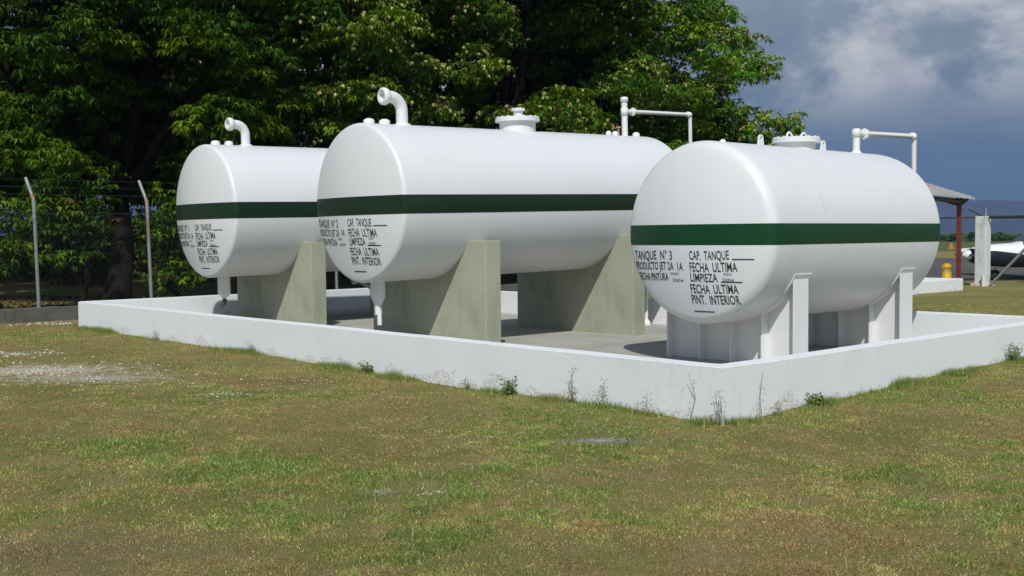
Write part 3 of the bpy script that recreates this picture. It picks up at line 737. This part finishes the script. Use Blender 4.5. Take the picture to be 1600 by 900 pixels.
def clump_cloud(puffs, rng, per, K, ln, wd, pale=.04, brown=.02, pal=PAL, bright=1.0):
    """puffs: list of (centre, radius). Leaf whorls over the upper and outer skin of each puff"""
    C_, O_, T_ = [], [], []
    for c, r in puffs:
        n = max(6, int(per * r * r))
        d = rng.normal(size=(n, 3)); d /= np.linalg.norm(d, axis=1, keepdims=True); d[:, 2] = np.abs(d[:, 2]) * 1.1 - .35
        q = r * rng.uniform(.45, 1.05, (n, 1)) ** .6
        C_.append(np.array(c) + d * q * np.array([1, 1, .72])); O_.append(d)
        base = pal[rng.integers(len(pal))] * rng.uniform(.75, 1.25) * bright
        tt = np.tile(base, (n, 1)) * rng.uniform(.8, 1.2, (n, 1))
        k = rng.random(n); tt[k < pale * .35] = np.array([.22, .24, .05]) * rng.uniform(.7, 1.2); tt[(k > 1 - brown)] = (.12, .065, .025)
        T_.append(tt)
    return leaves(np.concatenate(C_), np.concatenate(O_), rng, K, ln, wd, np.concatenate(T_))
def limb_tree(mb, base, puffs, rng, r0, fork, n=12):
    """tapered trunk that forks into limbs running out to the puffs"""
    base = Vector(base); fk = base + Vector((rng.normal(0, .2), rng.normal(0, .2), fork))
    mid = base.lerp(fk, .5) + Vector((rng.normal(0, .1), rng.normal(0, .1), 0))
    mb.tube([base - Vector((0, 0, .3)), base + Vector((0, 0, .15)), mid, fk], [r0 * 1.5, r0 * 1.15, r0 * .92, r0 * .8], 14)
    sel = rng.choice(len(puffs), min(n, len(puffs)), replace=False)
    for i in sel:
        e = Vector(puffs[i][0]); m1 = fk.lerp(e, .35) + Vector((rng.normal(0, .3), rng.normal(0, .3), .5)); m2 = fk.lerp(e, .72) + Vector((rng.normal(0, .3), rng.normal(0, .3), .35))
        k = r0 * rng.uniform(.35, .55)
        mb.tube([fk - Vector((0, 0, .2)), m1, m2, e], [k, k * .7, k * .4, k * .12], 8)
        for q in range(2):
            j = rng.integers(len(puffs)); e2 = Vector(puffs[j][0])
            if (e2 - m2).length < 3.2: mb.tube([m2, m2.lerp(e2, .5) + Vector((0, 0, .2)), e2], [k * .4, k * .25, k * .08], 6)
def tree(name, label, Rr, F, rad, z0, z1, npuff, seed, limit=None, r0=.28, fork=2.2, pale=.04, brown=.008, extra=(), bright=1.0, per=84, squash=1.0, void=.33):
    rng = np.random.default_rng(seed); puffs = []
    zc = (z0 + z1) / 2; hz = (z1 - z0) / 2
    tries = 0
    while len(puffs) < npuff and tries < npuff * 40:
        tries += 1
        d = rng.normal(size=3); d /= np.linalg.norm(d); q = rng.uniform(.35, 1.0) ** .55
        rr, ff_ , z = Rr + d[0] * rad * q, F + d[1] * rad * q * squash, zc + d[2] * hz * q
        vn = float(vnoise(np.float64(rr * .42 + seed * 3.7), np.float64(z * .55 + ff_ * .25)))
        if vn < void: continue
        pr_ = rng.uniform(.45, .95)
        if limit and not limit(rr, ff_, z, pr_): continue
        p = P3(rr, ff_, z); puffs.append(((p.x, p.y, p.z), pr_))
    for rr, ff_, z, pr_ in extra:
        p = P3(rr, ff_, z); puffs.append(((p.x, p.y, p.z), pr_))
    b = P3(Rr, F, 0); b.z = float(ground_h(np.float64(b.x), np.float64(b.y))) - .02
    root = tag(empty(name, b), label, 'tree', 'mango trees behind the fence')
    mb = MB(); limb_tree(mb, b, puffs, rng, r0, fork, 16); local(mb, root).build('trunk', M['bark'], root)
    v, f, cc = clump_cloud(puffs, rng, per, 9, .215, .052, pale, brown, bright=bright)
    if pale > .02:          # hanging flower and fruit tufts
        n = int(len(puffs) * 14 * pale / .05); pk = rng.integers(0, len(puffs), n); d = rng.normal(size=(n, 3)); d /= np.linalg.norm(d, axis=1, keepdims=True); d[:, 2] = np.abs(d[:, 2]) * .9 - .25
        cen = np.array([puffs[i][0] for i in pk]) + d * np.array([puffs[i][1] for i in pk])[:, None] * np.array([1.08, 1.08, .8])
        v2, f2, c2 = leaves(cen, d, rng, 6, .10, .055, np.tile(np.array([.42, .40, .13]), (n, 1)) * rng.uniform(.6, 1.1, (n, 1)), (.6, 1.5))
        f = np.concatenate([f, f2 + len(v)]); v = np.concatenate([v, v2]); cc = np.concatenate([cc, c2])
    v -= np.array(b)
    np_mesh('crown', v, f, M['leaf'], root, cc)
    return root
# outer edge of the right-hand tree against the sky: reach to the right by height
EZ = [0, 3.6, 4.3, 4.9, 5.4, 5.9, 6.4, 7.0, 7.6, 8.4, 9.4, 10.5, 13]; ER = [9.0, 9.3, 9.6, 9.3, 8.1, 7.9, 8.4, 8.75, 8.5, 7.9, 7.3, 6.6, 5.5]
def lim_l(rr, ff_, z, pr_): return ff_ > 23.6 + pr_ and (z > 2.7 + pr_ * .5 or ff_ > 26.5)
def lim_r(rr, ff_, z, pr_): return rr * 37.0 / ff_ + pr_ * .95 < np.interp(z * 37.0 / ff_ + 1.55 * (1 - 37.0 / ff_), EZ, ER)
tree('mango_tree', 'dense dark mango tree at the left edge, its branches over both leaning fence posts', -13.5, 26.6, 5.6, 2.3, 11.5, 430, 11, r0=.34, pale=.01, bright=.8, limit=lim_l)
tree('mango_tree', 'dark mango tree with a black trunk standing just left of the second fence post', -9.8, 27.2, 5.2, 2.4, 11.0, 420, 12, r0=.30, pale=.015, fork=2.6, limit=lim_l)
tree('mango_tree', 'mango tree with pale flower tufts rising between tank 1 and tank 2', -5.4, 31.0, 5.2, 1.2, 12.0, 440, 13, r0=.34, pale=.06)
tree('mango_tree', 'mango tree with dark trunk and pale tufts directly above the middle tank', -0.6, 33.5, 5.2, 2.0, 13.0, 460, 14, r0=.36, pale=.055, brown=.01)
tree('mango_tree', 'brighter green mango tree at the right end of the row, its edge against the sky', 4.3, 37.0, 5.0, 1.6, 13.0, 450, 15, limit=lim_r, r0=.32, pale=.04, brown=.012, bright=1.6,
     extra=[(8.0, 36.6, 4.7, .62), (8.7, 36.6, 4.55, .55), (9.25, 36.6, 4.9, .36), (8.3, 37.4, 4.2, .7), (9.0, 37.0, 4.2, .5), (7.6, 36.4, 4.2, .7), (8.35, 36.8, 7.0, .45), (8.45, 36.4, 6.75, .40), (7.9, 36.8, 7.5, .6), (8.1, 36.2, 7.9, .35), (7.3, 36.8, 8.7, .5), (8.2, 36.4, 5.1, .62), (8.8, 36.6, 5.0, .55), (9.25, 36.4, 5.2, .42), (9.5, 36.5, 5.45, .27), (8.6, 36.2, 4.6, .6), (9.3, 36.3, 4.7, .45), (7.9, 36.6, 5.5, .5), (8.5, 36.0, 5.3, .5), (9.1, 36.1, 5.0, .45), (7.7, 36.0, 4.9, .6), (8.4, 36.2, 4.3, .6), (9.0, 36.0, 4.4, .55), (8.45, 36.6, 6.9, .5), (8.6, 36.5, 7.2, .4), (7.8, 36.2, 6.6, .55), (7.2, 36.0, 5.6, .6)])
# shrubs against the fence
def shrub(label, x, y, F, w, h, z0, seed, n=26, bright=1.1):
    rng = np.random.default_rng(seed); c = px_at(x, y, F); puffs = []
    for k in range(n):
        d = rng.normal(size=3); d /= np.linalg.norm(d); q = rng.uniform(.2, 1) ** .6
        puffs.append(((c.x + d[0] * w * q, c.y + abs(d[1]) * w * q * .8, z0 + h * (.5 + .5 * d[2] * q)), rng.uniform(.28, .5)))
    b = Vector((c.x, c.y + .3, float(ground_h(np.float64(c.x), np.float64(c.y)))))
    root = tag(empty('shrub', b), label, 'shrub', 'shrubs behind the fence')
    mb = MB(); limb_tree(mb, b, puffs, rng, .06, .5, 8); local(mb, root).build('stems', M['bark'], root)
    v, f, cc = clump_cloud(puffs, rng, 95, 8, .17, .045, .02, .02, bright=bright)
    v -= np.array(b); np_mesh('foliage', v, f, M['leaf'], root, cc)
shrub('bright green leafy shrub between the two fence posts', 125, 400, 23.6, 1.0, 3.1, .5, 31, 36, .95)
shrub('leafy shrub at the left edge behind the nearest fence post', 5, 400, 23.2, .8, 2.6, .6, 32, 20, .9)
shrub('low green shrub left of tank 1, its leaves reaching the wall', 285, 420, 25.6, .9, 2.3, .1, 33, 34, 1.0)
shrub('shrub of yellowish leaves close beside the upper side of tank 1', 290, 300, 27.5, .7, 3.4, .5, 34, 34, 1.15)
# far undergrowth that closes the view below the crowns
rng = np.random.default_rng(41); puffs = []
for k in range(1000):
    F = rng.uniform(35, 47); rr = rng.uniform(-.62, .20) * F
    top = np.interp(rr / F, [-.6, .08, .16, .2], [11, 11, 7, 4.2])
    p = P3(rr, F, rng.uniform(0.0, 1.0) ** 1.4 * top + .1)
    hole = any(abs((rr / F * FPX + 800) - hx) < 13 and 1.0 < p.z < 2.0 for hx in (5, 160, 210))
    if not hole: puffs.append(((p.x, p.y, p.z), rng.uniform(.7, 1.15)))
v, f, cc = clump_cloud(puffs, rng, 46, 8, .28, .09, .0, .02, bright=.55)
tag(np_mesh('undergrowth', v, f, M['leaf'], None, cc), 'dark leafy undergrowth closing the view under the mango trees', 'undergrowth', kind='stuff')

# leaf litter behind the fence
rng = np.random.default_rng(43); N = 9000
F = rng.uniform(21.5, 30, N); rr = rng.uniform(-.6, -.1, N) * F; q = P3n(rr, F, np.zeros(N)); q = q[q[:, 1] > FV + .25]; N = len(q)
q[:, 2] = ground_h(q[:, 0], q[:, 1]) + .015
cl = np.array([(.20, .13, .06), (.24, .18, .08), (.12, .08, .04), (.08, .09, .03)])[rng.integers(0, 4, N)]
v, f, cc = leaves(q, rng.normal(size=(N, 3)) * .2, rng, 1, .14, .05, cl, (-.1, .2))
tag(np_mesh('leaf_litter', v, f, M['blade'], None, cc), 'dry fallen leaves on the ground behind the fence', 'leaf litter', kind='stuff')

# far tree line across the airfield, as single bushes
rng = np.random.default_rng(44)
for k in range(34):
    F = rng.uniform(262, 300); rr = (0.355 + .0052 * k + rng.uniform(-.003, .003)) * F
    b = P3(rr, F); b.z = float(ground_h(np.float64(b.x), np.float64(b.y)))
    h = rng.uniform(1.5, 2.7); puffs = []
    for i in range(9):
        d = rng.normal(size=3); d /= np.linalg.norm(d)
        puffs.append(((d[0] * 1.6, d[1] * 1.6, h * .5 + d[2] * h * .3), rng.uniform(.6, .95)))
    root = tag(empty('far_tree', b), 'small dark green tree in the far tree line across the airfield', 'tree', 'far trees across the airfield')
    MB().tube([(0, 0, -.3), (0, 0, h * .5)], [.16, .09], 6).build('trunk', M['bark'], root)
    v, f, cc = clump_cloud(puffs, rng, 16, 6, .6, .28, 0, .02, bright=.8)
    np_mesh('crown', v, f, M['leaf'], root, cc)

# hills
hm = mat('forested_hills', (.022, .026, .022), .95, None, [(.004, .4, .7, (.050, .040, .034), .8), (.02, .5, .7, (.014, .019, .012), .7)], .05)
hr = np.linspace(-.9, 1.3, 150); hf = np.linspace(0, 1, 14)
HV = []
for a in hr:
    ridge = 95 + 62 * fbm(np.float64(a * 9 + 3), np.float64(1.5), 4) * 1.0 + 40 * max(0, a - .38)
    for k in hf:
        F = 3000 + 1300 * k; prof = math.sin(min(1, k * 1.25) * math.pi / 2) if k < .8 else math.cos((k - .8) * 1.5)
        nz = float(fbm(np.float64(a * 40), np.float64(k * 6), 4)) - .47
        p = P3(a * F, F, 0); HV.append((p.x, p.y, -8 + max(0, prof * ridge + nz * 46 * math.sin(min(1, k) * math.pi))))
ix = np.arange(len(HV)).reshape(len(hr), len(hf))
tag(np_mesh('hills', np.array(HV), np.stack([ix[:-1, :-1], ix[1:, :-1], ix[1:, 1:], ix[:-1, 1:]], -1).reshape(-1, 4), hm, smooth=True), kind='structure')

# ------------------------------------------------------------------ grass, stones, weeds
rng = np.random.default_rng(51)
def blade_mesh(q, hgt, wid, cols, rng, lean=.9):
    N = len(q); a = rng.random(N) * 2 * np.pi; side = np.stack([np.cos(a), np.sin(a), np.zeros(N)], -1)
    b = rng.random(N) * 2 * np.pi; ln_ = np.abs(rng.normal(0, lean, N))
    tip = q + np.stack([np.cos(b) * ln_ * hgt, np.sin(b) * ln_ * hgt, hgt / np.sqrt(1 + .4 * ln_ ** 2)], -1)
    v = np.stack([q - side * wid[:, None] / 2, q + side * wid[:, None] / 2, tip], 1).reshape(-1, 3)
    f = np.arange(N * 3).reshape(-1, 3); cc = np.repeat(np.concatenate([cols, np.ones((N, 1))], 1), 3, axis=0)
    return v, f, cc
N = 1700000
F = 4.2 * (24 / 4.2) ** rng.random(N) ; rr = rng.uniform(-.53, .53, N) * F
q = P3n(rr, F, np.zeros(N))
ok = ~((q[:, 0] > -.01) & (q[:, 0] < LD + .01) & (q[:, 1] > -.01) & (q[:, 1] < LA + .01)) & (q[:, 1] < FV - .2)
cover = fbm(q[:, 0] * 1.7 + 3, q[:, 1] * 1.7 + 8, 4); fine_ = fbm(q[:, 0] * 9, q[:, 1] * 9, 3)
keep = rng.random(N) < np.clip((cover - .24) * 3.0, .45, 1) * np.clip((fine_ - .30) * 4, .22, 1)
for (px, py, ra, rb) in [(60, 576, 1.2, .3), (150, 590, 1.0, .2), (945, 686, .40, .14)]:
    c_ = gnd(px, py); dx = (q[:, :2] - np.array(c_)[:2]); er = dx @ RT / ra; ef = dx @ FW / rb
    keep &= ~((er ** 2 + ef ** 2 < 1) & (rng.random(N) < .85))
ok &= keep; q = q[ok]; F = F[ok]; N = len(q)
q[:, 2] = ground_h(q[:, 0], q[:, 1]) - .004
c1n = fbm(q[:, 0] * .8 + 20, q[:, 1] * .8 + 31, 4); c2n = fbm(q[:, 0] * 5.5 + 9, q[:, 1] * 5.5 + 2, 3); c3n = fbm(q[:, 0] * 2.2 + 60, q[:, 1] * 2.2 + 44, 3)
c0n = fbm(q[:, 0] * .33 + 5, q[:, 1] * .33 + 61, 3)
dw = np.where(q[:, 0] < 0, -q[:, 0], 9) ; dw = np.minimum(dw, np.where(q[:, 1] < 0, -q[:, 1], 9))
gmix = .47 + 1.5 * (c0n - .44) + 1.9 * (c1n - .47) + 1.2 * (c2n - .44) + rng.normal(0, .09, N) + .14 * np.exp(-dw / .5)
PALG = np.array([(.36, .245, .105), (.55, .43, .18), (.50, .44, .14), (.34, .385, .10), (.20, .30, .068)])
ci = np.digitize(gmix, [.30, .44, .54, .66])
cols = PALG[ci] * rng.uniform(.35, 1.4, (N, 1)) * (1.1 + 1.0 * (c3n - .44))[:, None]
dry = rng.random(N) < .10; cols[dry] = np.array([.66, .58, .34]) * rng.uniform(.7, 1.1, (dry.sum(), 1))
hgt = rng.uniform(.007, .021, N) * (1 + .7 * np.clip((gmix - .5) * 5, 0, 1)); wid = .0024 + .00058 * F
v1, f1, c1_ = blade_mesh(q, hgt, wid * rng.uniform(.7, 1.3, N), cols, rng, 1.5)
# longer fringe along the foot of the wall
N2 = 46000; tpos = rng.random(N2); side = rng.random(N2) < .62
off = np.abs(rng.normal(0, .10, N2)) + .008
qu = np.where(side, -off, tpos * LD * 1.05); qv = np.where(side, tpos * LA, -off)
q2 = np.stack([qu, qv, ground_h(qu, qv) - .005], -1)
dens = fbm(qu * 2.1 + 70, qv * 2.1 + 2, 3); k2 = rng.random(N2) < np.clip((dens - .36) * 4, .05, 1); q2 = q2[k2]; dens = dens[k2]; N2 = len(q2)
h2 = rng.uniform(.015, .065, N2) * (1 + 1.6 * np.clip(dens - .5, 0, 1) * 3)
c2_ = np.where((rng.random(N2) < .65)[:, None], np.array([.15, .25, .055]), np.array([.40, .33, .14])) * rng.uniform(.7, 1.2, (N2, 1))
v2, f2, cc2 = blade_mesh(q2, h2, np.full(N2, .006), c2_, rng, .5)
tag(np_mesh('grass', np.concatenate([v1, v2]), np.concatenate([f1, f2 + len(v1)]), M['blade'], None, np.concatenate([c1_, cc2])), 'short dry lawn grass in brown and green patches', 'grass', kind='stuff')

def stones(name, label, spots, rng, mt):
    V_, F_ = [], []; base = np.array([(1, 0, 0), (-1, 0, 0), (0, 1, 0), (0, -1, 0), (0, 0, 1), (0, 0, -1)], float)
    tri = np.array([(0, 2, 4), (2, 1, 4), (1, 3, 4), (3, 0, 4), (2, 0, 5), (1, 2, 5), (3, 1, 5), (0, 3, 5)])
    k = 0
    for px, py, ra, rb, n, s0, s1 in spots:
        c_ = np.array(gnd(px, py))
        for _ in range(n):
            a, r_ = rng.random() * 2 * np.pi, abs(rng.normal(0, .62))
            xy = c_[:2] + RT * math.cos(a) * r_ * ra + FW * math.sin(a) * r_ * rb
            s = rng.uniform(s0, s1) * rng.uniform(.5, 1)
            vv_ = base * rng.uniform(.6, 1.2, (6, 3)) * s * np.array([1, 1, .55])
            V_.append(vv_ + np.array([xy[0], xy[1], float(ground_h(xy[0], xy[1])) + s * .1])); F_.append(tri + k); k += 6
    tag(np_mesh(name, np.concatenate(V_), np.concatenate(F_), mt), label, 'stones', kind='stuff')
rng = np.random.default_rng(52)
stones('limestone_rubble', 'pale limestone rubble scattered in the lawn and in bare patches on the left', [(60, 578, 1.5, 1.1, 360, .006, .032), (150, 590, 1.5, 1.0, 220, .006, .026), (30, 552, 1.1, .6, 110, .01, .035), (100, 505, 1.6, .5, 130, .01, .045), (300, 600, 2.5, .9, 60, .006, .02), (590, 765, .12, .12, 10, .006, .016), (665, 768, .14, .1, 10, .006, .018), (470, 590, 1.5, .5, 40, .01, .025), (800, 760, 3.5, 1.6, 60, .004, .014), (350, 612, .4, .15, 60, .008, .02)], rng, M['stone'])
grv = mat('grey_gravel', (.27, .27, .285), .9, (60, .4), [(30, .4, .6, (.40, .40, .42), .8)], .2)
stones('grey_gravel', 'small patch of blue grey gravel in the lawn before the wall corner', [(940, 686, .42, .16, 330, .004, .014)], rng, grv)

# weeds at the foot of the wall
def weed(label, u, v, h, kind, seed):
    rng = np.random.default_rng(seed); z = float(ground_h(np.float64(u), np.float64(v))) - .01
    root = tag(empty('weed', (u, v, z)), label, 'weed', 'weeds along the wall')
    st = MB(); L_, O_ = [], []
    nst = {'tall': 1, 'sprig': 4, 'bush': 7, 'stalks': 3}[kind]
    for i in range(nst):
        a = rng.random() * 6.28; sp_ = {'tall': .05, 'sprig': .35, 'bush': .5, 'stalks': .25}[kind]; hh = h * rng.uniform(.6, 1.0) if i else h
        e = Vector((min(.0, math.cos(a) * sp_ * hh) if u < 0 else math.cos(a) * sp_ * hh, min(0, math.sin(a) * sp_ * hh) if v < 0 else math.sin(a) * sp_ * hh, hh)); m_ = e * .5 + Vector((rng.normal(0, .02), rng.normal(0, .02), 0))
        st.tube([(0, 0, 0), m_, e], [.004, .0032, .0016], 5)
        for tt in np.linspace(.25, 1, {'tall': 6, 'sprig': 7, 'bush': 7, 'stalks': 5}[kind]):
            p = (m_ * (2 * tt) if tt < .5 else m_.lerp(e, 2 * tt - 1)); L_.append(p[:]); O_.append((rng.normal(), rng.normal(), .2))
    st.build('stem', M['weedstem'], root)
    cl = np.tile(np.array([.17, .26, .07]) if kind == 'bush' else np.array([.26, .26, .12]), (len(L_), 1)) * rng.uniform(.7, 1.2, (len(L_), 1))
    vv_, ff2, cc_ = leaves(np.array(L_), np.array(O_), rng, {'tall': 1, 'sprig': 2, 'bush': 3, 'stalks': 2}[kind], .045 if kind == 'bush' else .035, .018 if kind == 'bush' else .010, cl, (-.5, .6))
    np_mesh('leaves', vv_, ff2, M['blade'], root, cc_)
M['weedstem'] = mat('weed_stem', (.22, .21, .11), .8)
def wf(x): return [(124, 13.846), (250, 10.608), (500, 6.09), (650, 4.148), (800, 2.576), (900, 1.685), (1000, .895), (1110, .124)]
xs, vs_ = zip(*wf(0)); vat = lambda x: float(np.interp(x, xs, vs_)); uat = lambda x: float(np.interp(x, [1130, 1180, 1300, 1400, 1500, 1600], [0, .457, 1.663, 2.841, 4.218, 5.848]))
weed('leafy green weed at the front wall, the bushiest one, right of tank 2', -.06, vat(806), .20, 'bush', 61)
weed('tall thin branching weed against the front wall left of the near corner', -.07, vat(905), .36, 'sprig', 62)
weed('single thin stalk against the front wall close to the near corner', -.05, vat(1084), .42, 'tall', 63)
weed('tangle of dry stalks at the very corner of the wall', -.06, .01, .30, 'stalks', 64)
weed('tall dark dead stalk against the right wall just past the corner', uat(1182), -.05, .40, 'tall', 65)
weed('low spreading weed at the right wall beside the dark stalk', uat(1200), -.07, .14, 'sprig', 66)
weed('small leafy weed at the foot of the right wall below the steel supports', uat(1262), -.06, .11, 'bush', 67)
weed('leafy weed at the right wall near the right edge of the picture', uat(1572), -.07, .22, 'bush', 68)
weed('thin weed at the front wall below the front saddle of tank 2', -.05, vat(740), .14, 'sprig', 69)
weed('short stalk at the front wall left of the thin corner stalk', -.05, vat(1022), .22, 'tall', 70)
weed('small weed at the front wall below tank 1', -.06, vat(410), .16, 'sprig', 71)
weed('little sprig at the left end of the front wall', -.06, vat(250), .16, 'sprig', 72)
weed('low weed at the front wall below the tank 2 lettering', -.06, vat(585), .14, 'bush', 73)
weed('thin sprig at the front wall right of the tall branching weed', -.05, vat(948), .26, 'stalks', 74)

# ------------------------------------------------------------------ air between here and the hills
hz = MB().box(-1200, 4700, -1200, 4700, -95, 300)
hmat = bpy.data.materials.new('haze_air'); hmat.use_nodes = True; hmat.node_tree.nodes.clear(); t = NT(hmat.node_tree)
pv = t.n('ShaderNodeVolumePrincipled', {'Color': (.36, .55, 1.0, 1), 'Density': .00016, 'Anisotropy': 0.0})
t.n('ShaderNodeOutputMaterial', {1: pv.outputs[0]})
tag(hz.build('haze', hmat), kind='stuff')
